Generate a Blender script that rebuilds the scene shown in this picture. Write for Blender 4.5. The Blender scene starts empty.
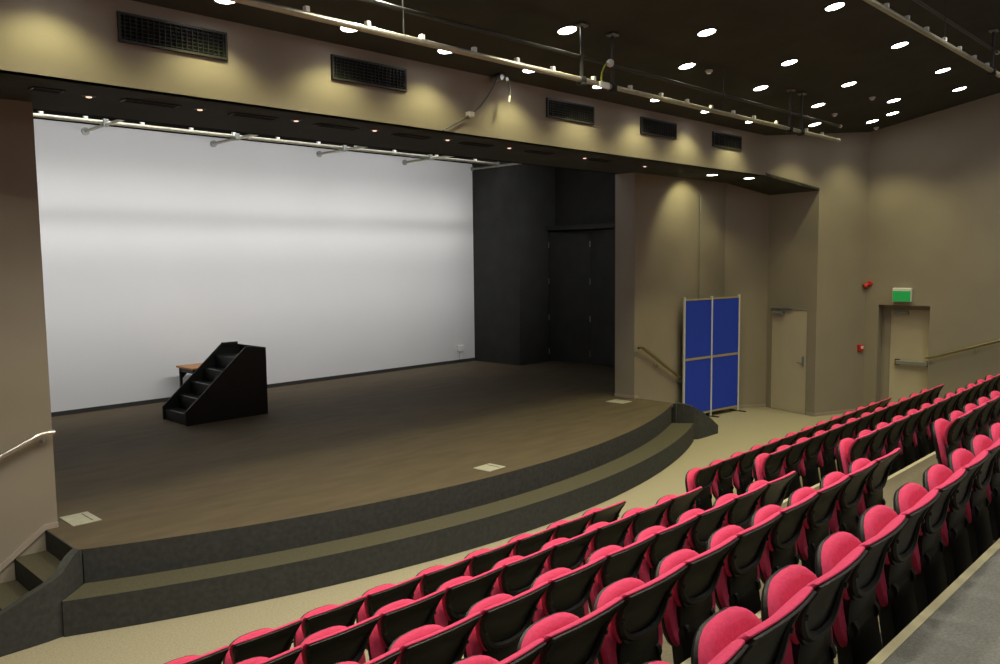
import bpy, bmesh, math, random
from mathutils import Vector, Matrix
random.seed(7)
S = bpy.context.scene
COL = S.collection
PI = math.pi

# ------------------------------------------------------------------ materials
def mat(name, col, rough=.6, metal=0, noise=0, scale=8, bump=0, bscale=None, spec=.5, emis=None, estr=0, stretch=(1, 1, 1), col2=None, detail=4):
    m = bpy.data.materials.new(name); m.use_nodes = True
    nt = m.node_tree; b = nt.nodes['Principled BSDF']
    b.inputs['Base Color'].default_value = (*col, 1)
    b.inputs['Roughness'].default_value = rough
    b.inputs['Metallic'].default_value = metal
    b.inputs['Specular IOR Level'].default_value = spec
    if emis:
        b.inputs['Emission Color'].default_value = (*emis, 1); b.inputs['Emission Strength'].default_value = estr
    if noise or bump or col2:
        tc = nt.nodes.new('ShaderNodeTexCoord'); mp = nt.nodes.new('ShaderNodeMapping')
        mp.inputs['Scale'].default_value = stretch
        nt.links.new(tc.outputs['Object'], mp.inputs['Vector'])
        nz = nt.nodes.new('ShaderNodeTexNoise'); nz.inputs['Scale'].default_value = scale; nz.inputs['Detail'].default_value = detail
        nt.links.new(mp.outputs['Vector'], nz.inputs['Vector'])
        if noise or col2:
            r = nt.nodes.new('ShaderNodeValToRGB')
            r.color_ramp.elements[0].position = .3; r.color_ramp.elements[1].position = .7
            c2 = col2 or tuple(min(1, c * (1 + noise)) for c in col)
            c1 = col if col2 else tuple(c * (1 - noise) for c in col)
            r.color_ramp.elements[0].color = (*c1, 1); r.color_ramp.elements[1].color = (*c2, 1)
            nt.links.new(nz.outputs['Fac'], r.inputs['Fac']); nt.links.new(r.outputs['Color'], b.inputs['Base Color'])
        if bump:
            n2 = nt.nodes.new('ShaderNodeTexNoise'); n2.inputs['Scale'].default_value = bscale or scale * 4; n2.inputs['Detail'].default_value = 3
            nt.links.new(mp.outputs['Vector'], n2.inputs['Vector'])
            bp = nt.nodes.new('ShaderNodeBump'); bp.inputs['Strength'].default_value = bump; bp.inputs['Distance'].default_value = .01
            nt.links.new(n2.outputs['Fac'], bp.inputs['Height']); nt.links.new(bp.outputs['Normal'], b.inputs['Normal'])
    return m

M = dict(
 wall=mat('taupe_paint', (.30, .265, .22), .75, noise=.05, scale=1.3, bump=.15, bscale=120, spec=.25),
 skirting=mat('taupe_gloss_trim', (.37, .31, .28), .4, noise=.04, scale=3),
 black=mat('matt_black_paint', (.040, .040, .038), .8, noise=.15, scale=2.5, bump=.1, bscale=60, spec=.3),
 ceil=mat('black_ceiling_paint', (.056, .058, .052), .9, noise=.12, scale=2, spec=.15),
 void=mat('black_drape', (.008, .008, .008), .95, noise=.2, scale=3, spec=.1),
 carpet=mat('beige_speckled_carpet', (.31, .275, .195), .95, scale=55, col2=(.41, .37, .275), bump=.5, bscale=220, spec=.1),
 tiercarpet=mat('brown_tier_carpet', (.15, .13, .085), .95, scale=60, col2=(.20, .175, .12), bump=.5, bscale=220, spec=.1),
 greycarpet=mat('grey_carpet', (.17, .17, .155), .95, scale=75, col2=(.25, .25, .235), bump=.5, bscale=220, spec=.1),
 tread=mat('olive_tread_carpet', (.072, .066, .045), .95, scale=70, col2=(.102, .094, .066), bump=.4, bscale=200, spec=.1),
 deck=mat('worn_stage_paint', (.080, .062, .037), .75, scale=1.6, col2=(.116, .085, .050), bump=.2, bscale=50, spec=.3, stretch=(1, 3.5, 1), detail=8),
 riser=mat('charcoal_riser_carpet', (.056, .058, .057), .9, noise=.15, scale=20, bump=.3, bscale=150, spec=.15),
 nosing=mat('pale_nosing', (.58, .53, .34), .6, noise=.06, scale=10),
 screen=mat('white_screen', (.72, .73, .74), .85, noise=.012, scale=.8, spec=.1),
 fabric=mat('crimson_fabric', (.66, .066, .155), .9, noise=.10, scale=60, bump=.35, bscale=350, spec=.15),
 plastic=mat('black_moulded_plastic', (.006, .0065, .006), .42, noise=.1, scale=20, bump=.12, bscale=180, spec=.32),
 rubber=mat('dark_rubber', (.02, .02, .02), .8, noise=.1, scale=30),
 chrome=mat('polished_steel', (.80, .79, .76), .27, metal=1, noise=.04, scale=9),
 brass=mat('dull_bronze_rail', (.30, .25, .15), .38, metal=1, noise=.06, scale=9),
 steel=mat('galvanised_pipe', (.50, .48, .38), .42, metal=.85, noise=.12, scale=14),
 darkpipe=mat('dark_conduit', (.05, .05, .043), .45, metal=.4, noise=.1, scale=12),
 white=mat('white_plastic', (.80, .80, .80), .45, noise=.02, scale=6),
 door=mat('beige_door_paint', (.55, .485, .38), .6, noise=.03, scale=3, spec=.3),
 grey=mat('grey_metal', (.34, .36, .36), .4, metal=.6, noise=.06, scale=12),
 blue=mat('royal_blue_felt', (.028, .062, .58), .95, noise=.10, scale=90, bump=.25, bscale=300, spec=.1),
 alu=mat('white_aluminium', (.62, .64, .66), .4, noise=.04, scale=8),
 tanrail=mat('tan_rail', (.36, .31, .18), .5, noise=.05, scale=8),
 red=mat('alarm_red', (.55, .018, .014), .4, noise=.05, scale=8),
 green=mat('exit_green', (.02, .36, .09), .4, noise=.03, scale=6, emis=(.02, .40, .10), estr=.22),
 wood=mat('orange_pine', (.42, .17, .045), .5, scale=5, col2=(.50, .23, .07), stretch=(1, 9, 9)),
 vent=mat('black_vent_metal', (.020, .021, .019), .45, noise=.1, scale=20),
 plate=mat('pale_floor_plate', (.40, .39, .31), .6, noise=.1, scale=10),
 lens=mat('lit_lens', (1, 1, 1), .4, emis=(1, .96, .88), estr=14, noise=.01, scale=5),
 tinylens=mat('dim_lamp_lens', (1, .8, .7), .4, emis=(1, .62, .48), estr=1.3, noise=.01, scale=5),
 tube=mat('unseen_strip_tube', (1, 1, 1), .4, emis=(.95, .97, 1), estr=6, noise=.01, scale=5),
 cable=mat('grey_cable', (.14, .145, .16), .5, noise=.1, scale=20),
 yellowcable=mat('yellow_green_cable', (.35, .42, .05), .5, noise=.1, scale=20),
)

# ------------------------------------------------------------------ mesh helpers
def new(): return bmesh.new()
def box(bm, x0, x1, y0, y1, z0, z1, bev=0):
    g = bmesh.ops.create_cube(bm, size=1)['verts']
    for v in g:
        v.co = Vector(((x0 + x1) / 2 + v.co.x * (x1 - x0), (y0 + y1) / 2 + v.co.y * (y1 - y0), (z0 + z1) / 2 + v.co.z * (z1 - z0)))
    if bev:
        es = {e for v in g for e in v.link_edges}
        bmesh.ops.bevel(bm, geom=list(es), offset=bev, segments=2, affect='EDGES', profile=.5)
    return bm
def prism(bm, pts, z0, z1):
    """closed plan polygon extruded; z0/z1 numbers or functions of (x, y)"""
    f0 = z0 if callable(z0) else (lambda x, y: z0); f1 = z1 if callable(z1) else (lambda x, y: z1)
    a = [bm.verts.new((x, y, f0(x, y))) for x, y in pts]; b = [bm.verts.new((x, y, f1(x, y))) for x, y in pts]
    n = len(pts)
    for i in range(n): bm.faces.new((a[i], a[(i + 1) % n], b[(i + 1) % n], b[i]))
    fb = bm.faces.new(list(reversed(a))); ft = bm.faces.new(b)
    bm.normal_update(); bmesh.ops.triangulate(bm, faces=[fb, ft])
    bmesh.ops.recalc_face_normals(bm, faces=bm.faces[:])
    return bm
def tube(bm, pts, r, n=10, cap=True):
    pts = [Vector(p) for p in pts]; rings = []
    up = None
    for i, p in enumerate(pts):
        t = (pts[min(i + 1, len(pts) - 1)] - pts[max(i - 1, 0)]).normalized()
        if up is None: up = Vector((0, 0, 1)) if abs(t.z) < .9 else Vector((1, 0, 0))
        s = t.cross(up).normalized(); up = s.cross(t).normalized()
        rr = r[i] if isinstance(r, (list, tuple)) else r
        rings.append([bm.verts.new(p + (s * math.cos(2 * PI * k / n) + up * math.sin(2 * PI * k / n)) * rr) for k in range(n)])
    for a, b in zip(rings, rings[1:]):
        for k in range(n): bm.faces.new((a[k], a[(k + 1) % n], b[(k + 1) % n], b[k]))
    if cap: bm.faces.new(list(reversed(rings[0]))); bm.faces.new(rings[-1])
    bmesh.ops.recalc_face_normals(bm, faces=bm.faces[:])
    return bm
def lathe(bm, prof, n=24, origin=(0, 0, 0), axis='Z'):
    o = Vector(origin); rings = []
    def P(r, h, a):
        c, s = r * math.cos(a), r * math.sin(a)
        return o + {'Z': Vector((c, s, h)), 'Y': Vector((c, h, s)), 'X': Vector((h, c, s))}[axis]
    for r, h in prof:
        rings.append([bm.verts.new(P(max(r, 1e-4), h, 2 * PI * k / n)) for k in range(n)])
    for a, b in zip(rings, rings[1:]):
        for k in range(n): bm.faces.new((a[k], a[(k + 1) % n], b[(k + 1) % n], b[k]))
    bm.faces.new(list(reversed(rings[0]))); bm.faces.new(rings[-1])
    bmesh.ops.recalc_face_normals(bm, faces=bm.faces[:])
    return bm
def obj(name, bm, m, parent=None, smooth=False, loc=None):
    me = bpy.data.meshes.new(name); bm.to_mesh(me); bm.free(); me.materials.append(M[m])
    if smooth:
        for p in me.polygons: p.use_smooth = True
        try: me.set_sharp_from_angle(angle=math.radians(40))
        except Exception: pass
    o = bpy.data.objects.new(name, me); COL.objects.link(o)
    if parent: o.parent = parent
    if loc: o.location = loc
    return o
def tag(o, label, cat, group=None):
    o['label'] = label; o['category'] = cat
    if group: o['group'] = group
    return o
def thing(name, label, cat, loc=(0, 0, 0), rotz=0, group=None, struct=False):
    o = bpy.data.objects.new(name, None); COL.objects.link(o); o.empty_display_size = .1
    o.location = loc; o.rotation_euler = (0, 0, rotz)
    if struct: o['kind'] = 'structure'
    return tag(o, label, cat, group)
def struct(name, bm, m, label=None, cat=None, parent=None):
    o = obj(name, bm, m, parent); o['kind'] = 'structure'
    if label: tag(o, label, cat)
    return o
def plank(bm, p0, p1, t, z0, z1, bev=0):
    """vertical slab from p0 to p1 in plan, thickness t to the right-hand side of travel"""
    a, b = Vector((*p0, 0)), Vector((*p1, 0)); d = (b - a).normalized(); n = Vector((d.y, -d.x, 0)) * t
    return prism(bm, [tuple(a.xy), tuple(b.xy), tuple((b + n).xy), tuple((a + n).xy)], z0, z1)

# ------------------------------------------------------------------ key dimensions (metres; x along the stage, y towards it)
CZ = lambda x, y: 6.881 - .1953 * y          # the pitched house ceiling
SOF, DECK, TREAD = 4.71, .634, .317
YF, YP, YPB, YS = 7.33, 8.60, 9.03, 14.95
MX = 14.80                                    # mirror: left x = MX - right x
A, B, C_, D, G = (14.69, 7.33), (16.26, 8.02), (15.92, 6.82), (17.12, 6.33), (15.50, 8.60)
mir = lambda p: (MX - p[0], p[1])
XR, XL, YB = 17.12, MX - 17.12, -3.0
XJL, XJR = 2.565, 12.28

# ------------------------------------------------------------------ the room shell
bm = new(); box(bm, XL - .2, XR + .2, YB - .2, 9.0, -.2, 0); struct('floor', bm, 'carpet', 'beige speckled carpet floor between stage and front seats', 'floor')
bm = new(); prism(bm, [(XL - .2, YB - .2), (XR + .2, YB - .2), (XR + .2, 7.5), (XL - .2, 7.5)], CZ, lambda x, y: CZ(x, y) + .15)
struct('ceiling', bm, 'ceil', 'black pitched ceiling over the seating', 'ceiling')
# raised tiers
ED = [4.66, 3.78, 2.90, 2.02, 1.15]
RISE = .315
names = ['lowest', 'second', 'third', 'fourth', 'topmost']
for k, y in enumerate(ED):
    z = RISE * (k + 1); yb = ED[k + 1] + .001 if k < 4 else YB
    bm = new(); box(bm, XL, XR, yb, y, 0.001, z)
    t = struct('seating_tier', bm, 'greycarpet' if k == 4 else 'tiercarpet', f'{names[k]} carpeted seating tier of the raked auditorium', 'tier')
    bm = new(); box(bm, XL, XR, y - .035, y + .006, z - .035, z + .004); obj('nosing', bm, 'nosing', t)
    bm = new(); box(bm, XL, XR, y - .001, y + .004, RISE * k + .004, z - .036); obj('riser', bm, 'riser', t)

def wall(name, p0, p1, z0, z1, t=.15, m='wall', label=None):
    bm = new(); plank(bm, p0, p1, t, z0, z1); return struct(name, bm, m, label, 'wall' if label else None)
# right side, travelling so that the outer face is on the left -> negative thickness
wall('wall_proscenium_right', (XJR, YP), (G[0] + .02, YP), 0, SOF, -(YPB - YP), label='taupe wall right of the stage opening, behind the blue board')
wall('wall_proscenium_left', (mir(G)[0] - .02, YP), (XJL, YP), 0, SOF, -(YPB - YP), label='taupe wall left of the stage opening, behind the steel handrail')
wall('wall_splay_right', G, B, 0, SOF, -.15, label='short angled taupe wall between blue board and beige door')
wall('wall_splay_left', mir(B), mir(G), 0, SOF, -.15)
wall('wall_corner_right', C_, D, 0, CZ, -.15, label='taupe wall between the beige door and the exit corner')
wall('wall_corner_left', mir(D), mir(C_), 0, CZ, -.15)
# wall with plain door (door wall B->C): built around the door opening
def along(p, q, s):
    d = (Vector(q) - Vector(p)).normalized(); return tuple(Vector(p) + d * s)
LBC = (Vector(C_) - Vector(B)).length
def doorwall(b, c, sgn, name, lab=None):
    bm = new(); t = .15 * sgn
    plank(bm, b, along(b, c, .10), t, 0, SOF); plank(bm, along(b, c, 1.06), c, t, 0, SOF)
    plank(bm, along(b, c, .10), along(b, c, 1.06), t, 2.13, SOF)
    return struct(name, bm, 'wall', lab, 'wall' if lab else None)
doorwall(B, C_, -1, 'wall_door_right', 'taupe wall holding the plain beige door')
wall('wall_door_left', mir(C_), mir(B), 0, SOF, -.15)
# right wall with the exit recess (y 5.11..6.07)
bm = new(); T = .35
box(bm, XR, XR + T, 6.07, 6.45, 0, 7.6); box(bm, XR, XR + T, YB, 5.11, 0, 7.6); box(bm, XR, XR + T, 5.11, 6.07, 2.20, 7.6)
struct('wall_right', bm, 'wall', 'taupe side wall with the recessed exit door and handrail', 'wall')
bm = new(); box(bm, XL - .2, XL, YB, 6.45, 0, 7.6); struct('wall_left', bm, 'wall')
bm = new(); box(bm, XL - .2, XR + .2, YB - .2, YB, 0, 7.6); struct('wall_back', bm, 'wall')

# bulkhead over the stage opening
fx0, fx1 = mir(A)[0], A[0]
bm = new(); prism(bm, [(fx0, YF), (fx1, YF), (fx1, YF + .12), (fx0, YF + .12)], SOF, CZ)
struct('wall_fascia', bm, 'wall', 'taupe bulkhead over the stage opening with five black vents', 'wall')
for nm, a, c in (('wall_fascia_right', A, C_), ('wall_fascia_left', mir(C_), mir(A))):
    bm = new(); zlo = lambda x, y: 4.71 - .25 * min(1, max(0, (abs(x - 7.4) - 7.29) / 1.23))
    plank(bm, a, c, -.015, zlo, CZ)
    struct(nm, bm, 'wall', 'angled upper taupe wall joining the bulkhead to the exit corner' if 'right' in nm else None, 'wall' if 'right' in nm else None)
bm = new(); prism(bm, [(mir(G)[0], YF + .002), (G[0], YF + .002), (G[0], YPB - .1), (mir(G)[0], YPB - .1)], SOF, SOF + .06)
for v in list(bm.verts): pass
struct('ceiling_soffit', bm, 'ceil', 'black underside of the bulkhead over the stage front', 'ceiling')
def quad_slab(name, q, t, m):
    bm = new(); a = [bm.verts.new(p) for p in q]; b = [bm.verts.new((p[0], p[1], p[2] + t)) for p in q]
    bm.faces.new(a); bm.faces.new(b)
    for i in range(4): bm.faces.new((a[i], a[(i + 1) % 4], b[(i + 1) % 4], b[i]))
    bmesh.ops.recalc_face_normals(bm, faces=bm.faces[:]); return bm
qr = [(A[0], A[1], SOF), (C_[0], C_[1], 4.46), (B[0], B[1], 4.46), (G[0], G[1], SOF)]
struct('ceiling_soffit_right', quad_slab('', qr, .05, 'ceil'), 'ceil', 'tilted black soffit above the plain beige door', 'ceiling')
struct('ceiling_soffit_left', quad_slab('', [(MX - p[0], p[1], p[2]) for p in reversed(qr)], .05, 'ceil'), 'ceil')

# stage house: black shell behind the opening
ST = 6.9
bm = new(); box(bm, -.9, 15.75, YPB - .1, YPB, SOF, ST); struct('wall_stage_header', bm, 'void')
bm = new(); box(bm, -.9, 15.95, YPB - .1, YS + .3, ST, ST + .15); struct('ceiling_stage', bm, 'void')
bm = new(); box(bm, .2, 14.60, YS + .03, YS + .2, 0, ST); struct('wall_stage_back', bm, 'void', 'black back wall above the white screen', 'wall')
bm = new(); box(bm, 14.37, 14.62, 13.38, YS + .2, DECK, ST); struct('wall_stage_return', bm, 'black', 'black wall beside the right edge of the white screen', 'wall')
bm = new(); box(bm, 14.62, 15.75, 13.42, 13.6, DECK, ST); struct('wall_stage_wing', bm, 'black')
bm = new(); box(bm, 15.80, 15.95, YPB, 13.6, 0, ST); struct('wall_stage_right', bm, 'black', 'black side wall of the stage behind the tall folding doors', 'wall')
bm = new(); box(bm, MX - 14.62, MX - 14.37, 13.38, YS + .2, DECK, ST); struct('wall_stage_return_left', bm, 'black')
bm = new(); box(bm, -.95, MX - 14.62, 13.42, 13.6, DECK, ST); struct('wall_stage_wing_left', bm, 'black')
bm = new(); box(bm, -1.1, -.95, YPB, 13.6, 0, ST); struct('wall_stage_left', bm, 'black')
bm = new(); box(bm, XJR, 15.8, YPB, YPB + .02, DECK, SOF); box(bm, -.9, XJL, YPB, YPB + .02, DECK, SOF); struct('wall_proscenium_back', bm, 'black')

# skirting boards
def skirt(name, p0, p1, t, z0=0.002, h=.06):
    bm = new()
    zz = (lambda x, y: z0(x) + h) if callable(z0) else z0 + h
    zb = (lambda x, y: z0(x)) if callable(z0) else z0
    plank(bm, p0, p1, t, zb, zz); o = obj(name, bm, 'skirting'); o['kind'] = 'structure'; return o
zr = lambda x: max(0.002, DECK - max(0, (x - 12.36)) * .74) if x > 7 else max(.002, DECK - max(0, (2.44 - x)) * .74)
for nm, xs in (('baseboard_stage_left', [XJL, 2.44, 1.6, mir(G)[0]]), ('baseboard_stage_right', [XJR, 12.36, 13.2, G[0]])):
    bm = new()
    for a, b in zip(xs, xs[1:]):
        plank(bm, (a, YP), (b, YP), .022 if b > a else -.022, lambda x, y: zr(x) - .01, lambda x, y: zr(x) + .05)
    o = obj(nm, bm, 'skirting'); o['kind'] = 'structure'
bm = new(); box(bm, XJR - .02, XJR, YP - .022, YPB, DECK + .001, DECK + .055); o = obj('baseboard_reveal_right', bm, 'skirting'); o['kind'] = 'structure'
skirt('baseboard_splay', G, B, .02); skirt('baseboard_corner', C_, D, .02); skirt('baseboard_door', along(B, C_, 1.06), C_, .02)
bm = new(); box(bm, XR - .02, XR, 6.07, 6.33, 0.002, .06); o = obj('baseboard_right', bm, 'skirting'); o['kind'] = 'structure'

# ------------------------------------------------------------------ the stage
CX, CY, R1, R2 = 7.33, 18.83, 12.10, 12.47
def arc(R, x0, x1, n=48):
    a0, a1 = math.asin((x0 - CX) / R), math.asin((x1 - CX) / R)
    return [(CX + R * math.sin(a0 + (a1 - a0) * i / n), CY - R * math.cos(a0 + (a1 - a0) * i / n)) for i in range(n + 1)]
stage = thing('stage', 'wide black stage platform with curved front edge and two carpeted steps', 'stage', (7.4, 10, 0))
def ST_(name, bm, m, par=None, lab=None):
    for v in bm.verts: v.co -= Vector((7.4, 10, 0)) if par is None else Vector((0, 0, 0))
    o = obj(name, bm, m, par or stage)
    if lab: o['label'] = lab
    return o
XE0, XE1 = 2.46, 12.34
top = arc(R1, 2.50, 12.16)
outline = top + [(XE1, 7.80), (XE1, YP - .001), (XJR - .001, YP - .001), (XJR - .001, YPB + .022), (15.79, YPB + .022), (15.79, 13.41), (14.36, 13.41), (14.36, YS + .02), (MX - 14.36, YS + .02), (MX - 14.36, 13.41),
       (-.94, 13.41), (-.94, YPB + .022), (XJL + .001, YPB + .022), (XJL + .001, YP - .001), (XE0, YP - .001), (XE0, 7.80)]
bm = new(); prism(bm, outline, DECK - .05, DECK); ST_('deck', bm, 'deck', lab='worn dark brown painted stage floor')
def band(R, x0, x1, t, z0, z1):
    o = arc(R, x0, x1); i = arc(R - t, x0, x1); return o + list(reversed(i)), z0, z1
bm = new(); prism(bm, *band(R1 + .002, 2.50, 12.16, .05, 0.002, DECK - .001)); ST_('step_riser', bm, 'riser', lab='upper charcoal riser')
bm = new(); prism(bm, arc(R2, 2.22, 12.40) + list(reversed(arc(R2 - .37, 2.50, 12.16))), TREAD - .03, TREAD); ST_('step_tread', bm, 'tread', lab='curved olive carpet tread')
bm = new(); prism(bm, *band(R2 + .003, 2.22, 12.40, .05, 0.002, TREAD - .001)); ST_('step_riser', bm, 'riser', lab='lower charcoal riser')
# side stairs, treads and cheek walls
for side in (0, 1):
    F = (lambda x: x) if side == 0 else (lambda x: MX - x)
    for k, (xa, xb, z) in enumerate(((2.17, XE0, DECK * 2 / 3), (1.88, 2.17, DECK / 3))):
        pl = [(F(x), y) for x, y in (((2.17, 7.54), (2.24, 7.54), (2.44, 7.80), (XE0, YP - .001), (2.17, YP - .001)) if k == 0 else ((1.88, 7.54), (2.17, 7.54), (2.17, YP - .001), (1.88, YP - .001)))]
        bm = new(); prism(bm, pl, .002, z - .002); ST_('side_stair', bm, 'riser')
        bm = new(); prism(bm, pl, z - .002, z + .003); ST_('side_tread', bm, 'tread')
    bm = new(); a, b = sorted((F(XE0 - .012), F(XE0 + .03))); box(bm, a, b, 7.74, YP - .001, .002, DECK - .0005); ST_('side_riser', bm, 'riser')
    # cheek: swept thin wall with a flowing top line
    path = [(2.52, 7.80, .632), (2.46, 7.735, .632), (2.39, 7.66, .615), (2.31, 7.56, .585), (2.23, 7.475, .545), (2.10, 7.455, .492), (1.95, 7.45, .435), (1.75, 7.45, .348), (1.5, 7.45, .235), (1.36, 7.45, .165)] if side == 0 else \
           [(2.44, 7.79, .632), (2.40, 7.70, .632), (2.36, 7.60, .615), (2.30, 7.50, .585), (2.22, 7.45, .53), (2.10, 7.44, .475), (1.95, 7.44, .39), (1.8, 7.44, .31), (1.61, 7.44, .19), (1.55, 7.44, .15)]
    bm = new(); pr = []
    for i, (x, y, z) in enumerate(path):
        p, q = path[max(0, i - 1)], path[min(len(path) - 1, i + 1)]
        d = Vector((q[0] - p[0], q[1] - p[1])).normalized(); n = Vector((d.y, -d.x)) * .075   # inward side (towards the stairs)
        xi, yi = x + n.x, y + n.y
        pr.append([bm.verts.new((F(x), y, .002)), bm.verts.new((F(x), y, z)), bm.verts.new((F(xi), yi, z)), bm.verts.new((F(xi), yi, .002))])
    for a, b in zip(pr, pr[1:]):
        for i in range(4): bm.faces.new((a[i], a[(i + 1) % 4], b[(i + 1) % 4], b[i]))
    bm.faces.new(pr[0]); bm.faces.new(list(reversed(pr[-1])))
    bmesh.ops.recalc_face_normals(bm, faces=bm.faces[:])
    ST_('cheek_wall', bm, 'riser', lab='low sloping charcoal side wall of the %s stage steps' % ('left' if side == 0 else 'right'))

# ------------------------------------------------------------------ white screen wall and fittings on stage
scr = thing('projection_screen', 'huge white screen filling the back of the stage', 'screen', (7.4, YS, DECK))
bm = new(); box(bm, .44 - 7.4, 14.365 - 7.4, 0, .028, .075, 4.93); obj('screen_surface', bm, 'screen', scr)
bm = new(); box(bm, .44 - 7.4, 14.365 - 7.4, -.012, .028, .001, .075); obj('bottom_border', bm, 'black', scr)
soc = thing('wall_socket', 'small white socket box low on the white screen near its right edge', 'socket', (13.86, YS, .98))
bm = new(); box(bm, -.10, .10, -.05, -.001, -.07, .09, .008); obj('socket_box', bm, 'white', soc)
bm = new(); box(bm, -.03, .05, -.035, -.002, -.25, -.07, .005); obj('conduit', bm, 'white', soc)

# tall black folding doors in the wing
bif = thing('folding_door', 'tall black folding doors with small steel hinges in the stage wing', 'door', (15.6, 12.2, DECK))
zz = [(15.52, 13.40), (15.70, 12.25), (15.50, 11.05), (15.70, 9.9)]
for i, (p, q) in enumerate(zip(zz, zz[1:])):
    p = (p[0] - 15.6, p[1] - 12.2); q = (q[0] - 15.6, q[1] - 12.2)
    bm = new(); plank(bm, p, along(p, q, (Vector(q) - Vector(p)).length - .012), .045, .012, 3.22); lf = obj('door_leaf', bm, 'black', bif)
    for h in (.25, 1.1, 2.0, 2.9):
        bm = new(); tube(bm, [(p[0] - .055, p[1], h - .07), (p[0] - .055, p[1], h + .07)], .012, 8); obj('hinge', bm, 'grey', lf, True)
bm = new(); box(bm, -.2, .14, -2.3, 1.19, 3.25, 3.36); obj('door_head', bm, 'black', bif)

# portable black stairs on the stage
sb = thing('portable_stairs', 'black wooden stair block standing on the stage in front of the screen', 'stairs', (6.33, 13.0, DECK))
X0, X1, Yn, Yb_ = -.70, .73, -.58, .28
prof = [(X0, 0), (X1, 0), (X1, 1.13), (.42, 1.165), (.36, 1.165), (X0, .22)]
for y, lab in ((Yn, 'side panel'), (Yb_ - .03, 'side panel')):
    bm = new(); a = [bm.verts.new((x, y, z)) for x, z in prof]; b = [bm.verts.new((x, y + .03, z)) for x, z in prof]
    bm.faces.new(a); bm.faces.new(list(reversed(b)))
    for i in range(len(prof)): bm.faces.new((a[i], b[i], b[(i + 1) % len(prof)], a[(i + 1) % len(prof)]))
    bmesh.ops.recalc_face_normals(bm, faces=bm.faces[:]); obj('side_panel', bm, 'plastic', sb)
n = 5
for k in range(n):
    xa = X0 + .03 + k * .225; z = .20 + k * .20 - (.02 if k else .03)
    xb = xa + .225 if k < n - 1 else X1 - .03
    bm = new(); box(bm, xa, xb, Yn + .03, Yb_ - .03, z - .025, z); obj('tread', bm, 'plastic', sb)
    bm = new(); box(bm, xa, xa + .02, Yn + .03, Yb_ - .03, z - .20 if k else 0.0, z - .025); obj('riser', bm, 'plastic', sb)
    if k < n - 1:
        bm = new(); box(bm, xa + .005, xa + .035, Yn + .2, Yb_ - .2, z, z + .004); obj('tread_strip', bm, 'grey', sb)
bm = new(); box(bm, X1 - .025, X1, Yn + .03, Yb_ - .03, 0, 1.13); obj('back_panel', bm, 'plastic', sb)
bm = new(); box(bm, .36, .66, Yb_ - .045, Yb_ - .005, 1.12, 1.185, .008); obj('top_rail', bm, 'plastic', sb)

# wooden table half hidden behind the stair block
tb = thing('table', 'small wooden table with black legs half hidden behind the black stair block', 'table', (6.98, 14.25, DECK))
bm = new(); box(bm, -.52, .52, -.32, .32, .665, .70, .006); obj('tabletop', bm, 'wood', tb)
bm = new(); box(bm, -.47, .47, -.27, -.25, .59, .665); box(bm, -.47, .47, .25, .27, .59, .665); box(bm, -.47, -.45, -.25, .25, .59, .665); box(bm, .45, .47, -.25, .25, .59, .665); obj('apron', bm, 'plastic', tb)
for sx in (-1, 1):
    for sy in (-1, 1):
        bm = new(); box(bm, sx * .46 - .022, sx * .46 + .022, sy * .26 - .022, sy * .26 + .022, 0, .665, .004)
        prism(bm, [(sx * .44, sy * .26 - .012), (sx * .30, sy * .26 - .012), (sx * .30, sy * .26 + .012), (sx * .44, sy * .26 + .012)], lambda x, y, sx=sx: .60 if abs(x) < .35 else .46, .62)
        obj('leg', bm, 'plastic', tb)

# pale floor plates let into the deck
for (x, y, rz, w, h, lab) in ((2.80, 8.68, 0, .27, .40, 'pale metal floor plate beside the left jamb of the stage opening'), (7.00, 7.05, .05, .30, .27, 'pale metal floor plate near the centre of the curved stage edge'), (11.84, 8.62, 0, .30, .36, 'pale metal floor plate beside the right jamb of the stage opening')):
    fp = thing('floor_plate', lab, 'floor plate', (x, y, DECK), rz, 'floor plates in the stage deck')
    bm = new(); box(bm, -w / 2, w / 2, -h / 2, h / 2, 0, .008, .002); obj('plate', bm, 'plate', fp)
    bm = new(); box(bm, w * .22, w * .26, -h * .38, h * .38, .008, .010); obj('slot', bm, 'vent', fp)

# ------------------------------------------------------------------ doors
d1 = thing('door_1', 'plain beige door with closer in the angled wall right of the blue board', 'door', (*along(B, C_, .10), 0), math.atan2(C_[1] - B[1], C_[0] - B[0]), struct=True)
# local x runs from hinge edge to lock edge, local -y is outside, +y? room side is checked below
bm = new(); box(bm, .035, .925, .0, .045, .006, 2.10, .003); d1l = obj('door_leaf', bm, 'door', d1)
bm = new(); box(bm, 0, .03, -.012, .10, 0, 2.13); box(bm, .93, .96, -.012, .10, 0, 2.13); box(bm, .03, .93, -.012, .10, 2.105, 2.13); obj('door_frame', bm, 'wall', d1)
RS = -1   # room side of the leaf in local y
bm = new(); box(bm, .08, .36, -.075, -.001, 1.99, 2.06, .006); obj('door_closer', bm, 'grey', d1l)
bm = new(); box(bm, .02, .58, -.07, -.02, 2.115, 2.15, .004); obj('closer_arm', bm, 'grey', d1)
bm = new(); box(bm, .82, .875, -.012, 0, .98, 1.18, .003); h = obj('lock_plate', bm, 'grey', d1l)
bm = new(); tube(bm, [(.85, 0, 1.04), (.85, -.055, 1.04), (.74, -.06, 1.04)], .011, 8); obj('door_handle', bm, 'chrome', d1l, True)

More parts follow.
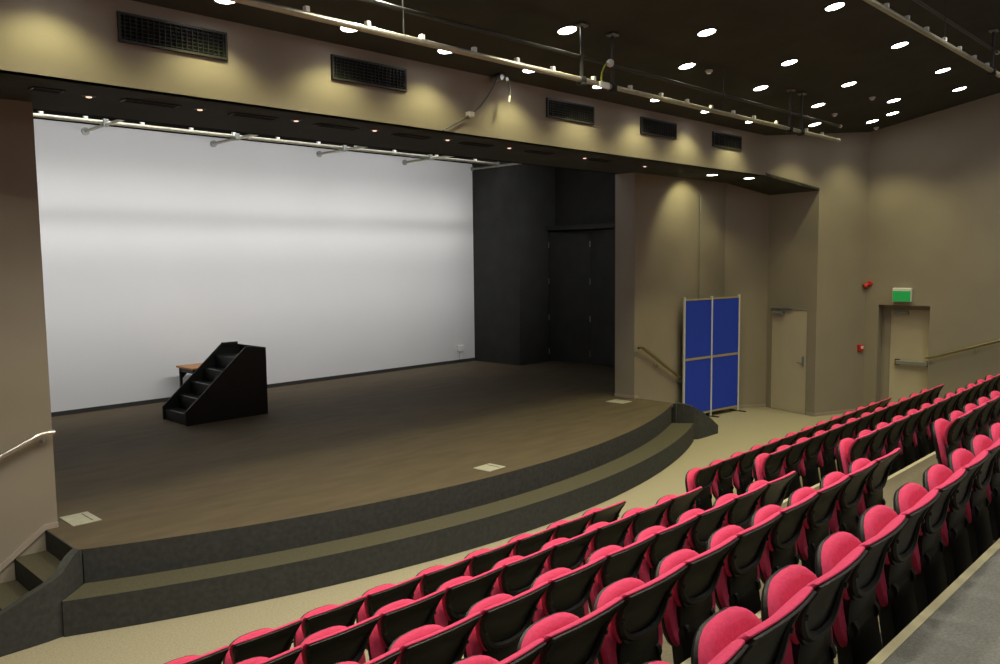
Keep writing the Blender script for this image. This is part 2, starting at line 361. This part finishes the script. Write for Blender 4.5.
d2 = thing('door_2', 'beige exit door with push bar in a recess under the green sign', 'door', (XR + .30, 5.11, 0), 0, struct=True)
bm = new(); box(bm, -.045, 0, .05, .80, .006, 2.10, .003); d2l = obj('door_leaf', bm, 'door', d2)
bm = new(); box(bm, -.06, .04, 0, .05, 0, 2.2); box(bm, -.06, .04, .80, .96, 0, 2.2); box(bm, -.06, .04, .05, .80, 2.10, 2.2); obj('door_frame', bm, 'wall', d2)
bm = new(); box(bm, -.145, -.085, .06, .66, 1.0, 1.085, .012); obj('push_bar', bm, 'grey', d2l)
bm = new(); box(bm, -.09, -.044, .07, .12, .99, 1.09, .004); box(bm, -.09, -.044, .60, .69, .98, 1.10, .004); obj('push_bar_bracket', bm, 'rubber', d2l)
bm = new(); box(bm, -.105, -.045, .46, .74, 2.00, 2.07, .005); obj('door_closer', bm, 'grey', d2l)

ex = thing('exit_sign', 'green and white box sign above the recessed exit door', 'sign', (XR, 5.61, 2.41))
bm = new(); box(bm, -.085, -.001, -.175, .175, -.135, .135, .012); obj('sign_case', bm, 'white', ex)
bm = new(); box(bm, -.092, -.084, -.165, .165, -.13, .075, .003); obj('sign_face', bm, 'green', ex)
al = thing('alarm_sounder', 'red fire alarm horn high on the wall corner left of the green sign', 'alarm', (XR, 6.24, 2.63))
bm = new(); lathe(bm, [(.045, .002), (.05, -.03), (.035, -.04)], 20, axis='X'); obj('base', bm, 'red', al, True)
bm = new(); lathe(bm, [(.028, -.02), (.032, -.07), (.042, -.10), (.062, -.14), (.058, -.142), (.03, -.10)], 20, axis='X'); h = obj('horn', bm, 'red', al, True); h.rotation_euler = (0, -.5, -.9)
dcd = Vector(D) - Vector(C_); pc = Vector(C_) + dcd.normalized() * 1.17
cp = thing('call_point', 'small red square fire call point on the wall left of the exit door', 'alarm', (pc.x, pc.y, 1.32), math.atan2(dcd.y, dcd.x))
bm = new(); box(bm, -.065, .065, -.055, .002, -.065, .065, .008); obj('housing', bm, 'red', cp)
bm = new(); box(bm, -.02, .045, -.058, -.054, -.02, .04); obj('glass_plate', bm, 'white', cp)

# ------------------------------------------------------------------ handrails
def rail(name, lab, loc, pts, brs, m, wallv):
    t = thing(name, lab, 'handrail', loc, group='handrails')
    L = Vector(loc); bm = new(); tube(bm, [Vector(p) - L for p in pts], .025, 12); obj('rail', bm, m, t, True)
    for p in brs:
        p = Vector(p) - L; w = Vector(wallv)
        bm = new(); tube(bm, [p - Vector((0, 0, .02)), p - Vector((0, 0, .07)), p - Vector((0, 0, .085)) + w * .05, p + w - Vector((0, 0, .085))], .008, 8)
        tube(bm, [p + w * .88 - Vector((0, 0, .085)), p + w * .985 - Vector((0, 0, .085))], .034, 14); obj('bracket', bm, 'grey', t, True)
rail('handrail', 'bright steel handrail on the left wall beside the stage steps', (2.2, 8.52, 1.4),
     [(2.56, 8.52, 1.585), (2.47, 8.52, 1.585), (2.41, 8.52, 1.572), (2.36, 8.52, 1.548), (2.09, 8.52, 1.43), (1.45, 8.52, 1.0), (1.38, 8.52, .97), (1.3, 8.52, .96)], [(2.46, 8.52, 1.585), (1.6, 8.52, 1.10)], 'chrome', (0, .08, 0))
rail('handrail', 'bronze handrail sloping down to the blue board right of the stage', (12.9, 8.52, 1.2),
     [(12.29, 8.52, 1.57), (12.38, 8.52, 1.57), (12.44, 8.52, 1.55), (12.50, 8.52, 1.515), (13.64, 8.52, .90), (13.72, 8.52, .875), (13.84, 8.52, .87)], [(12.31, 8.52, 1.56), (12.93, 8.52, 1.275), (13.74, 8.52, .865)], 'brass', (0, .08, 0))
rail('handrail', 'bronze handrail rising along the right wall from the exit door', (17.04, 4.5, 1.4),
     [(17.04, 5.14, 1.205), (17.04, 5.05, 1.215), (17.04, 4.9, 1.26), (17.04, 0.2, 2.90), (17.04, 0.1, 2.92)], [(17.04, 5.06, 1.21), (17.04, 4.3, 1.47), (17.04, 2.9, 1.96), (17.04, 1.2, 2.55)], 'brass', (.08, 0, 0))

# ------------------------------------------------------------------ blue display board
pA, pB, pC = Vector((13.73, 8.475)), Vector((14.58, 8.375)), Vector((15.46, 8.255))
db = thing('display_board', 'tall two-panel blue display board on feet right of the stage', 'display board', (pB.x, pB.y, 0))
HB = 2.42
loc = lambda p: (p.x - pB.x, p.y - pB.y)
for p, q in ((pA, pB), (pB, pC)):
    d = (q - p).normalized(); L = (q - p).length
    a, b = along(loc(p), loc(q), .025), along(loc(p), loc(q), L - .025)
    for z0, z1 in ((.13, 1.19), (1.235, 2.355)):
        bm = new(); plank(bm, a, b, .028, z0, z1); obj('felt_panel', bm, 'blue', db)
    for z0, z1 in ((1.19, 1.235), (2.355, 2.385)):
        bm = new(); plank(bm, a, b, .034, z0, z1); obj('cross_rail', bm, 'tanrail', db)
    bm = new(); plank(bm, a, b, .034, .095, .13); obj('cross_rail', bm, 'tanrail', db)
for p in (pA, pB, pC):
    x, y = loc(p); bm = new(); tube(bm, [(x, y - .012, .02), (x, y - .012, HB)], .026, 12); obj('post', bm, 'alu', db, True)
    bm = new(); box(bm, x - .025, x + .025, y - .20, y + .17, 0.001, .022, .005); obj('foot', bm, 'rubber', db)

# ------------------------------------------------------------------ vents in the bulkhead
VX = [(2.88, 3.87), (5.03, 6.02), (8.42, 9.43), (10.59, 11.58), (12.73, 13.71)]
onm = ['leftmost', 'second from left', 'middle', 'fourth from left', 'rightmost']
for (a, b), nm in zip(VX, onm):
    cx = (a + b) / 2; w = (b - a) / 2; hh = .125
    v = thing('air_vent', f'{nm} of the five black vent grilles in the bulkhead', 'vent', (cx, YF, 5.205), group='vents in the bulkhead')
    bm = new(); box(bm, -w, w, -.008, -.0005, -hh, hh); obj('backing', bm, 'void', v)
    bm = new(); t = .022
    box(bm, -w, w, -.03, -.0005, hh - t, hh); box(bm, -w, w, -.03, -.0005, -hh, -hh + t); box(bm, -w, -w + t, -.03, -.0005, -hh + t, hh - t); box(bm, w - t, w, -.03, -.0005, -hh + t, hh - t)
    obj('frame', bm, 'vent', v)
    bm = new(); k = -w + t + .03
    while k < w - t - .01:
        box(bm, k - .003, k + .003, -.026, -.008, -hh + t, hh - t); k += .05
    obj('vertical_slats', bm, 'vent', v)
    bm = new()
    for q in range(6):
        z = -hh + t + .02 + q * .033; box(bm, -w + t, w - t, -.018, -.008, z - .003, z + .003)
    obj('horizontal_slats', bm, 'vent', v)

# ------------------------------------------------------------------ downlights
DLW = 66
REAR = 8.5
DLC = (1, .93, .43)
spot = bpy.data.lights.new('downlight_lamp', 'SPOT'); spot.energy = DLW; spot.color = DLC; spot.spot_size = math.radians(98); spot.spot_blend = .55; spot.shadow_soft_size = .07
spot_near = bpy.data.lights.new('downlight_lamp_white', 'SPOT'); spot_near.energy = DLW; spot_near.color = (1, .93, .74); spot_near.spot_size = math.radians(122); spot_near.spot_blend = .6; spot_near.shadow_soft_size = .07
spot_fascia = spot.copy(); spot_fascia.energy = 60; spot_fascia.spot_size = math.radians(120); spot_fascia.spot_blend = .6
spot_near.energy = 185
def downlight(x, y, lab, lamp=spot, r=.105, proto=[None], group='round downlights in the black ceiling'):
    z = CZ(x, y)
    t = thing('downlight', lab, 'ceiling light', (x, y, z), group=group)
    t.rotation_euler = (math.atan(-.1953), 0, 0)
    if proto[0] is None:
        bm = new(); lathe(bm, [(r + .022, 0), (r + .022, -.008), (r + .006, -.016), (r, -.012), (r, -.002)], 32); a = obj('trim_ring', bm, 'darkpipe', t, True)
        bm = new(); lathe(bm, [(r, -.003), (r, -.009), (r * .6, -.014), (0, -.016)], 32); b = obj('lens', bm, 'lens', t, True)
        proto[0] = (a, b)
    else:
        for o in proto[0]:
            c = o.copy(); COL.objects.link(c); c.parent = t
    if lamp:
        l = bpy.data.objects.new('lamp', lamp); COL.objects.link(l); l.parent = t; l.location = (0, 0, -.03); l.rotation_euler = (-t.rotation_euler.x, 0, 0)
ordn = ['first', 'second', 'third', 'fourth', 'fifth', 'sixth', 'seventh', 'eighth', 'ninth']
for i, x in enumerate((3.68, 5.01, 6.30, 7.69, 9.08, 10.46, 11.88, 13.34)):
    downlight(x, 6.93, f'round white downlight, {ordn[i]} from left in the row along the bulkhead', spot_fascia)
downlight(2.3, 6.93, 'round white downlight left of the row along the bulkhead', spot_fascia)
downlight(15.02, 6.55, 'round white downlight above the end of the bulkhead, just right of the long pipe')
for i, x in enumerate((7.21, 9.68, 11.74, 13.79, 16.2)):
    downlight(x, 5.96, f'round white downlight, {ordn[i]} from left in the row just behind the upper pipe')
for i, x in enumerate((8.91, 11.10, 13.18, 15.14)):
    downlight(x, 5.22, f'round white downlight, {ordn[i]} from left in the middle ceiling row')
downlight(16.08, 5.56, 'round white downlight beside the right wall, close to its neighbour')
for i, x in enumerate((9.78, 12.14, 14.24, 15.82)):
    downlight(x, (4.06, 4.13, 4.19, 4.38)[i], f'round white downlight, {ordn[i]} from left in the nearest visible ceiling row')
# unseen lights carry the grid over the seats, whiter and stronger to brighten them
i = 0
for y, xs in ((5.96, (4.7, 2.2)), (5.22, (6.7, 4.5, 2.0)), (4.1, (7.4, 5.0, 2.6, 0.2)), (2.4, (3.2, 5.6, 8.2, 11.0, 13.6, 15.9)), (.4, (.8, 3.6, 6.4, 9.2, 12.5))):
    for x in xs:
        i += 1
        downlight(x, y, f'unseen round white downlight over the seats, number {i} above the frame', spot_near, group='downlights beyond the top of the view')

# small lamps and hatches in the soffit
for i, (x, y) in enumerate(((2.84, 7.95), (3.86, 7.89), (4.91, 7.83), (5.94, 7.81), (7.08, 7.81), (8.22, 7.82), (9.9, 7.85), (11.56, 7.9))):
    t = thing('recessed_downlight', f'tiny glowing lamp, {ordn[i]} from left in the black soffit over the stage', 'ceiling light', (x, y, SOF), group='tiny lamps in the soffit')
    bm = new(); lathe(bm, [(.06, 0), (.06, -.004), (.03, -.008), (.03, -.002)], 20); obj('trim_ring', bm, 'vent', t, True)
    bm = new(); lathe(bm, [(.027, -.001), (.024, -.014), (0, -.02)], 16); obj('lamp_lens', bm, 'tinylens', t, True)
for i, (x, w) in enumerate(((2.47, .26), (3.37, .52), (4.44, .50), (5.46, .52), (6.55, .52), (7.65, .52), (8.9, .5), (10.3, .5))):
    t = thing('soffit_hatch', f'faint black slot panel, {ordn[i]} from left in the soffit over the stage', 'vent', (x, 7.88, SOF), group='slot panels in the soffit')
    bm = new(); box(bm, -w / 2, w / 2, -.07, .07, -.014, -.001, .003); obj('panel', bm, 'vent', t)
    bm = new(); box(bm, -w / 2 + .02, w / 2 - .02, -.045, .045, -.018, -.013); obj('slot', bm, 'void', t)
for i, x in enumerate((13.70, 14.84)):
    y = 7.88 if i == 0 else 7.74
    zq = SOF
    t = thing('downlight', ('left' if i == 0 else 'right') + ' of two lit downlights in the soffit above the blue board', 'ceiling light', (x, y, zq), group='lit soffit downlights')
    bm = new(); lathe(bm, [(.12, 0), (.12, -.006), (.1, -.014), (.1, -.002)], 28); obj('trim_ring', bm, 'darkpipe', t, True)
    bm = new(); lathe(bm, [(.10, -.002), (.09, -.016), (0, -.022)], 28); obj('lens', bm, 'lens', t, True)
    l = bpy.data.objects.new('lamp', bpy.data.lights.new('soffit_lamp', 'SPOT')); COL.objects.link(l); l.parent = t; l.location = (0, 0, -.05)
    l.rotation_euler = (math.radians(38 if i == 0 else 0), math.radians(-12 if i == 0 else 0), 0)
    l.data.energy = 42 if i == 0 else 18; l.data.color = DLC; l.data.spot_size = math.radians(105); l.data.spot_blend = .5; l.data.shadow_soft_size = .05
for x, y, nm in ((14.46, 5.33, 'nearest the right wall row'), (14.73, 6.07, 'between the far downlights'), (17.0 - .15, 6.12, 'in the ceiling corner above the exit'), (10.17, 5.92, 'beside the hanging pipe rods')):
    t = thing('smoke_detector', f'small pale ceiling detector {nm}', 'detector', (x, y, CZ(x, y)), group='ceiling detectors')
    bm = new(); lathe(bm, [(.05, 0), (.05, -.02), (.035, -.035), (.034, -.037)], 20); obj('base', bm, 'alu', t, True)
    bm = new(); lathe(bm, [(.030, -.03), (.028, -.05), (0, -.055)], 16); obj('sensor_head', bm, 'white', t, True)

# ------------------------------------------------------------------ lighting bars
def bar(lab, y, zl, zu, x0, x1l, x1u, outlets, hangers, wires):
    t = thing('lighting_bar', lab, 'lighting bar', (7.4, y, zl), group='pipe lighting bars under the ceiling')
    q = lambda x, dy=0, z=0: (x - 7.4, dy, z)
    bm = new(); tube(bm, [q(x0), q((x0 + x1l) / 2), q(x1l)], .029, 14); obj('lower_pipe', bm, 'steel', t, True)
    bm = new(); lathe(bm, [(.03, 0), (.036, .004), (.036, .02), (.02, .03)], 14, q(x1l), 'X'); obj('end_cap', bm, 'white', t, True)
    uz = zu - zl
    bm = new(); tube(bm, [q(x0, .02, uz), q(x1u, .02, uz)], .020, 12); obj('upper_pipe', bm, 'darkpipe', t, True)
    bm = new(); lathe(bm, [(.022, 0), (.028, .004), (.028, .02), (.015, .03)], 14, q(x1u, .02, uz), 'X'); obj('end_cap', bm, 'white', t, True)
    for x in outlets:
        bm = new(); box(bm, *(x - 7.4 - .02, x - 7.4 + .02), -.024, .024, .018, .068, .006); obj('power_outlet', bm, 'white', t)
    for x in hangers:
        zc = CZ(x, y) - zl
        bm = new(); tube(bm, [q(x, .0, -.02), q(x, .0, zc)], .019, 10); obj('hanger', bm, 'darkpipe', t, True)
        bm = new(); box(bm, x - 7.4 - .06, x - 7.4 + .06, -.05, .05, zc - .035, zc - .012, .003); obj('ceiling_bracket', bm, 'grey', t)
        bm = new(); tube(bm, [q(x - .035), q(x + .035)], .045, 12); box(bm, x - 7.4 - .03, x - 7.4 + .03, -.05, .05, -.06, -.03, .004); obj('clamp', bm, 'rubber', t, True)
    for x in wires:
        bm = new(); tube(bm, [q(x, .0, .02), q(x, .0, CZ(x, y) - zl)], .006, 6); obj('drop_rod', bm, 'darkpipe', t, True)
    return t
b1 = bar('long front lighting bar of two pipes running parallel to the bulkhead', 5.78, 5.15, 5.40, .6, 14.2, 14.32,
    [3.1, 3.75, 4.35, 4.95, 5.60, 6.20, 6.75, 7.45, 8.15, 8.80, 9.40, 10.0, 10.6, 11.2, 11.9, 12.95, 13.55, 2.5], [7.24, 7.80, 12.35, 12.76], [4.74, 10.32, 2.2])
# cable box and loop in the middle of the front bar
q = lambda x, dy=0, z=0: (x - 7.4, dy, z)
bm = new(); bmesh.ops.create_uvsphere(bm, u_segments=16, v_segments=10, radius=.045, matrix=Matrix.Translation(q(7.72, -.03, .25))); obj('junction_knob', bm, 'white', b1, True)
bm = new(); tube(bm, [q(7.66, -.03, .24), q(7.60, -.04, .20), q(7.55, -.04, .12), q(7.54, -.04, .04), q(7.58, -.04, -.01)], .010, 8); obj('loop_cable', bm, 'yellowcable', b1, True)
bm = new(); box(bm, 7.50 - 7.4, 7.68 - 7.4, -.06, -.03, -.05, .02, .01); obj('plug', bm, 'white', b1)
bar('second lighting bar at top right, nearer the camera', 3.2, 5.70, 6.0, 1.4, 13.35, 13.3, [8.2, 9.0, 9.62, 10.25, 10.9, 11.5, 12.15, 12.75], [13.0, 7.4], [10.9, 5.0])
# stage batten along the screen
bt = thing('stage_batten', 'pale pipe batten on short arms running along the top of the white screen', 'lighting bar', (7.4, 14.05, 5.48))
q = lambda x, dy=0, z=0: (x - 7.4, dy, z)
bm = new(); tube(bm, [q(.6), q(14.45)], .032, 12); obj('batten_pipe', bm, 'steel', bt, True)
for x in (4.3, 4.95, 5.85, 6.7, 7.5, 8.4, 9.3, 10.2, 11.2, 12.4, 13.6, 14.4):
    bm = new(); box(bm, x - 7.4 - .03, x - 7.4 + .03, -.03, .03, .022, .08, .006); obj('power_outlet', bm, 'white', bt)
for x in (2.6, 5.25, 7.55, 9.9, 12.2, 14.37):
    bm = new(); tube(bm, [q(x, .88, -.04), q(x, -1.15, -.04)], .026, 10); obj('support_arm', bm, 'steel', bt, True)
    bm = new(); lathe(bm, [(.065, .87), (.065, .893), (.03, .894)], 16, q(x, 0, -.04), 'Y'); obj('wall_flange', bm, 'grey', bt, True)
    bm = new(); box(bm, x - 7.4 - .04, x - 7.4 + .04, -.05, .05, -.07, .05, .008); obj('clamp', bm, 'grey', bt)

# unseen strips added behind the soffit to wash the screen and cast batten shadows
for y, z, nm, e, tilt, spr in ((9.16, 4.88, 'foremost', 124, 76, 88), (13.35, 6.55, 'near-screen', 28, 22, 50), (13.62, 6.5, 'screen-side', 21, 18, 46)):
    t = thing('unseen_strip_light', f'{nm} unseen strip light added over the stage behind the bulkhead to wash the screen', 'strip light', (7.4, y, z), group='unseen strip lights over the stage')
    bm = new(); box(bm, -6.85, 6.85, -.06, .06, .01, .08, .01); obj('housing', bm, 'white', t)
    bm = new(); tube(bm, [(-6.75, 0, -.01), (6.75, 0, -.01)], .015, 10); obj('lamp_tube', bm, 'tube', t, True)
    for sx in (-4, 0, 4):
        bm = new(); tube(bm, [(sx, 0, .09), (sx, 0, 6.9 - z)], .01, 8); obj('hanger_rod', bm, 'darkpipe', t)
    ld = bpy.data.lights.new('unseen_strip_lamp', 'AREA'); ld.shape = 'RECTANGLE'; ld.size = 13.5; ld.size_y = .08; ld.energy = e; ld.spread = math.radians(spr); ld.color = (1, .98, .94)
    l = bpy.data.objects.new('lamp', ld); COL.objects.link(l); l.parent = t; l.location = (0, .07, -.03); l.rotation_euler = (math.radians(tilt), 0, 0)

for i, x in enumerate((-.5, 4.6, 9.8, 15.0)):  # unseen strips added behind the camera to lift the neutral ambient light
    y = -1.2; z = CZ(x, y) - .55
    t = thing('unseen_strip_light', f'unseen fill strip light added behind the viewer, {ordn[i]} of four', 'strip light', (x, y, z), group='unseen fill strips at the rear')
    bm = new(); box(bm, -.07, .07, -1.6, 1.6, .02, .10, .01); obj('housing', bm, 'white', t)
    bm = new(); tube(bm, [(0, -1.55, -.01), (0, 1.55, -.01)], .02, 10); obj('lamp_tube', bm, 'tube', t, True)
    for sy in (-1.2, 1.2):
        bm = new(); tube(bm, [(0, sy, .09), (0, sy, .55 - .1953 * sy)], .01, 8); obj('hanger_rod', bm, 'darkpipe', t)
    for sy in (-1.2, -.4, .4, 1.2):
        ld = bpy.data.lights.new('rear_fill_lamp', 'POINT'); ld.shadow_soft_size = .2; ld.energy = REAR; ld.color = (.95, .95, 1)
        l = bpy.data.objects.new('lamp', ld); COL.objects.link(l); l.parent = t; l.location = (0, sy, -.28)

# ------------------------------------------------------------------ hanging cables
cb = thing('hanging_cable', 'grey cable looping from a hook at the top of the bulkhead', 'cable', (7.4, YF - .06, 5.44))
bm = new(); pts = [(-.85, .03, -.73), (-.55, .03, -.58), (-.40, .0, -.49), (-.28, -.02, -.39), (-.17, -.05, -.25), (-.10, -.08, -.12), (-.06, -.09, -.03), (-.02, -.10, .0), (.04, -.10, .01), (.10, -.10, -.02), (.14, -.10, -.08), (.16, -.10, -.18), (.14, -.10, -.24)]
tube(bm, pts, .010, 8); obj('cable', bm, 'cable', cb, True)
bm = new(); tube(bm, [(.145, -.10, -.22), (.13, -.10, -.30)], .017, 10); obj('plug', bm, 'white', cb, True)
bm = new(); box(bm, -.46, -.38, -.02, .058, -.53, -.47, .006); obj('clip', bm, 'white', cb)
bm = new(); tube(bm, [(.0, .059, -.02), (.0, -.12, -.02)], .035, 14); tube(bm, [(.09, .059, -.03), (.09, -.12, -.03)], .025, 12); obj('hook', bm, 'grey', cb, True)
ch = thing('hanging_chain', 'thin pale cord hanging straight down the wall behind the blue board', 'cord', (14.43, 8.56, 4.40))
bm = new(); tube(bm, [(0, .02, 0), (-.004, 0, -.08), (.004, 0, -.35), (-.004, 0, -.8), (.005, 0, -1.3), (.0, 0, -1.75), (.003, 0, -2.2)], .008, 6); obj('cord', bm, 'grey', ch, True)
bm = new(); tube(bm, [(0, .038, .0), (0, -.01, .0)], .012, 8); obj('hook', bm, 'grey', ch, True)
bm = new(); tube(bm, [(.012, 0, -.04), (.016, 0, -.32)], .014, 6); obj('knot', bm, 'grey', ch, True)

# ------------------------------------------------------------------ the seats
def outline_pad(bm, pts, ctr, prof, place):
    """pts: closed outline (u, v); prof: [(scale, depth)]; place(u, v, depth) -> xyz"""
    rings = []
    for s, dd in prof:
        rings.append([bm.verts.new(place(ctr[0] + (u - ctr[0]) * s, ctr[1] + (v - ctr[1]) * s, dd)) for u, v in pts])
    n = len(pts)
    for a, b in zip(rings, rings[1:]):
        for i in range(n): bm.faces.new((a[i], a[(i + 1) % n], b[(i + 1) % n], b[i]))
    c0 = bm.verts.new(place(*ctr, prof[0][1])); c1 = bm.verts.new(place(*ctr, prof[-1][1]))
    for i in range(n):
        bm.faces.new((c0, rings[0][(i + 1) % n], rings[0][i])); bm.faces.new((c1, rings[-1][i], rings[-1][(i + 1) % n]))
    bmesh.ops.recalc_face_normals(bm, faces=bm.faces[:]); return bm
HALF = [(.0, .475), (.09, .477), (.135, .487), (.158, .51), (.176, .545), (.192, .585), (.208, .63), (.226, .675), (.243, .72), (.249, .755), (.243, .772), (.20, .776), (.10, .779), (0, .78)]
OUT = HALF + [(-u, v) for u, v in reversed(HALF[1:-1])]
SY = [(.36, .110), (.45, .116), (.54, .118), (.60, .110), (.66, .090), (.72, .050), (.78, 0), (.82, -.035)]
def shell_y(u, v):
    v = min(.82, max(.36, v))
    for (a, p), (b, q_) in zip(SY, SY[1:]):
        if v <= b: return p + (q_ - p) * (v - a) / (b - a) + .30 * u * u
def back_place(off): return lambda u, v, d: (u, shell_y(u, v) + off + d, v)
def make_seat():
    t = thing('tip_up_seat', '', 'seat')
    bm = new(); outline_pad(bm, OUT, (0, .635), [(.6, .004), (.93, 0), (.985, .002), (1, .007), (1, .016), (.985, .02), (.6, .02)], back_place(0)); bs = obj('back_shell', bm, 'plastic', t, True)
    # moulded U rib standing proud of the shell
    bm = new(); rp = []
    for u, v in [(.232, .745), (.222, .70), (.205, .65), (.191, .61), (.172, .57), (.144, .535), (.105, .512), (.055, .502), (0, .50)]: rp.append((u, shell_y(u, v) + .002, v))
    rp = rp + [(-x, y, z) for x, y, z in reversed(rp[:-1])]
    rr = [.006, .009, .016, .020, .022, .023, .022, .021, .020]; rr = rr + list(reversed(rr[:-1]))
    tube(bm, rp, rr, 8); obj('shell_rib', bm, 'plastic', bs, True)
    # pedestal running from the shell to the floor
    bm = new(); prof = [(.02, .180), (.10, .178), (.20, .174), (.28, .168), (.325, .170), (.345, .178), (.365, .180), (.382, .160), (.40, .166), (.45, .162), (.50, .140), (.52, .12)]
    rows_ = []
    for z, hw in prof:
        y = .075 + .052 * min(1, max(0, z - .08) / .30)
        rows_.append([bm.verts.new(p) for p in ((-hw, y + .012, z), (-hw * .8, y - .004, z), (hw * .8, y - .004, z), (hw, y + .012, z), (hw, y + .075, z), (-hw, y + .075, z))])
    for a, b in zip(rows_, rows_[1:]):
        for i in range(6): bm.faces.new((a[i], a[(i + 1) % 6], b[(i + 1) % 6], b[i]))
    bm.faces.new(rows_[0]); bm.faces.new(list(reversed(rows_[-1]))); bmesh.ops.recalc_face_normals(bm, faces=bm.faces[:])
    obj('pedestal', bm, 'plastic', t, True)
    bm = new(); box(bm, -.255, .255, .10, .20, .0, .055, .006); box(bm, -.14, .14, .09, .34, .0, .022, .006); obj('foot', bm, 'rubber', t)
    # upholstered front of the back
    bm = new(); o2 = [(u * 1.03, .635 + (v - .635) * 1.06) for u, v in OUT]
    outline_pad(bm, o2, (0, .635), [(.6, .0), (.97, 0), (.995, .006), (1, .014), (.985, .026), (.93, .034), (.6, .040)], back_place(.020)); obj('back_cushion', bm, 'fabric', t, True)
    # tipped-up seat: cushion facing the back, dark pan behind
    n = 36; so = []
    for k in range(n):
        a = 2 * PI * k / n; c, s = math.cos(a), math.sin(a); e = 2 / 3.2
        u = .240 * math.copysign(abs(c) ** e, c); v = .475 + .225 * math.copysign(abs(s) ** (e if s < 0 else 2 / 2.5), s)
        if s < 0: u *= 1 - .10 * abs(s)
        so.append((u, v))
    def sp(u, v, d): return (u, .130 + (v - .255) * .22 + d - .10 * (u / .23) ** 2 * .25, v)
    bm = new(); outline_pad(bm, so, (0, .475), [(.5, .0), (.86, .002), (.96, .014), (1, .035), (1, .05), (.97, .056), (.5, .056)], sp); obj('seat_cushion', bm, 'fabric', t, True)
    bm = new(); outline_pad(bm, [(u * 1.02, .471 + (v - .475)) for u, v in so], (0, .475), [(.5, .058), (.98, .044), (1, .05), (1, .066), (.93, .082), (.5, .098)], sp); sp_ = obj('seat_pan', bm, 'plastic', t, True)
    for sx in (-1, 1):
        bm = new(); lathe(bm, [(.015, 0), (.045, .002), (.045, .03), (.015, .032)], 14, (sx * .13 - .016, .15, .36), 'X'); tube(bm, [(sx * .12, .15, .345), (sx * .13, .24, .375)], .022, 8); obj('hinge', bm, 'plastic', sp_, True)
        bm = new(); lathe(bm, [(.004, -.022), (.010, -.020), (.012, -.008), (.012, .0)], 12, (sx * .197, shell_y(.197, .625) - .004, .625), 'Y'); obj('bolt', bm, 'darkpipe', bs, True)
    return t
ROWS = [  # x of the first right-hand shell corner, y there, slope, indices kept, tier, where
 (2.367, 4.686, -.0035, range(-2, 9), 0, 'L'), (2.869, 3.778, .0046, range(-3, 8), 1, 'L'), (2.288, 2.85, .0094, range(-1, 9), 2, 'L'), (2.851, 2.0, .0227, range(-2, 8), 3, 'L'), (2.769, 1.126, .0376, range(-1, 9), 4, 'L'),
 (8.666, 4.761, .0143, range(0, 12), 0, 'R'), (8.664, 3.915, .0197, range(0, 12), 1, 'R'), (8.62, 2.99, .0197, range(0, 12), 2, 'R'), (8.62, 2.12, .022, range(0, 8), 3, 'R')]
big = ['front', 'second', 'third', 'fourth', 'fifth and nearest']
nth = ['first', 'second', 'third', 'fourth', 'fifth', 'sixth', 'seventh', 'eighth', 'ninth', 'tenth', 'eleventh', 'twelfth']
proto = make_seat(); kids = list(proto.children); first = True
for x0, y0, sl, idx, tier, side in ROWS:
    ids = list(idx)
    for i in ids:
        cx = x0 + i * .53 - .262; cy = y0 + (i - .5) * .53 * sl
        pos = ids[-1] - i if side == 'L' else i - ids[0]
        lab = f'red tip-up seat, {big[tier]} row {"left" if side == "L" else "right"} of aisle, ' + ('on the aisle end' if pos == 0 else f'{nth[pos]} from the aisle')
        if first: r = proto; first = False
        else:
            r = proto.copy(); COL.objects.link(r)
            for c in kids:
                k = c.copy(); COL.objects.link(k); k.parent = r
                for g in c.children:
                    h = g.copy(); COL.objects.link(h); h.parent = k
        r.location = (cx, cy, RISE * tier + (.001 if tier == 0 else .0)); r.rotation_euler = (0, 0, math.atan(sl))
        r['label'] = lab; r['category'] = 'seat'; r['group'] = 'red tip-up seats in raked rows'

# ------------------------------------------------------------------ world, camera, view
w = bpy.data.worlds.new('room_dark'); S.world = w; w.use_nodes = True
w.node_tree.nodes['Background'].inputs['Color'].default_value = (.5, .5, .55, 1); w.node_tree.nodes['Background'].inputs['Strength'].default_value = .0
yaw, pit, rol = -.796698, .088823, -.011075
fw = Vector((-math.sin(yaw) * math.cos(pit), math.cos(yaw) * math.cos(pit), -math.sin(pit)))
rt = Vector((math.cos(yaw), math.sin(yaw), 0)); up = rt.cross(fw)
r2 = rt * math.cos(rol) + up * math.sin(rol); u2 = -rt * math.sin(rol) + up * math.cos(rol)
cd = bpy.data.cameras.new('camera'); cam = bpy.data.objects.new('camera', cd); COL.objects.link(cam)
cam.matrix_world = Matrix(((r2.x, u2.x, -fw.x, 0), (r2.y, u2.y, -fw.y, 0), (r2.z, u2.z, -fw.z, 3.2), (0, 0, 0, 1)))
cd.sensor_fit = 'HORIZONTAL'; cd.sensor_width = 36; cd.lens = 36 * .820; cd.clip_start = .05; cd.clip_end = 100
S.camera = cam
S.view_settings.view_transform = 'Standard'; S.view_settings.look = 'None'; S.view_settings.gamma = 1; S.view_settings.exposure = 0
S.view_settings.use_curve_mapping = False
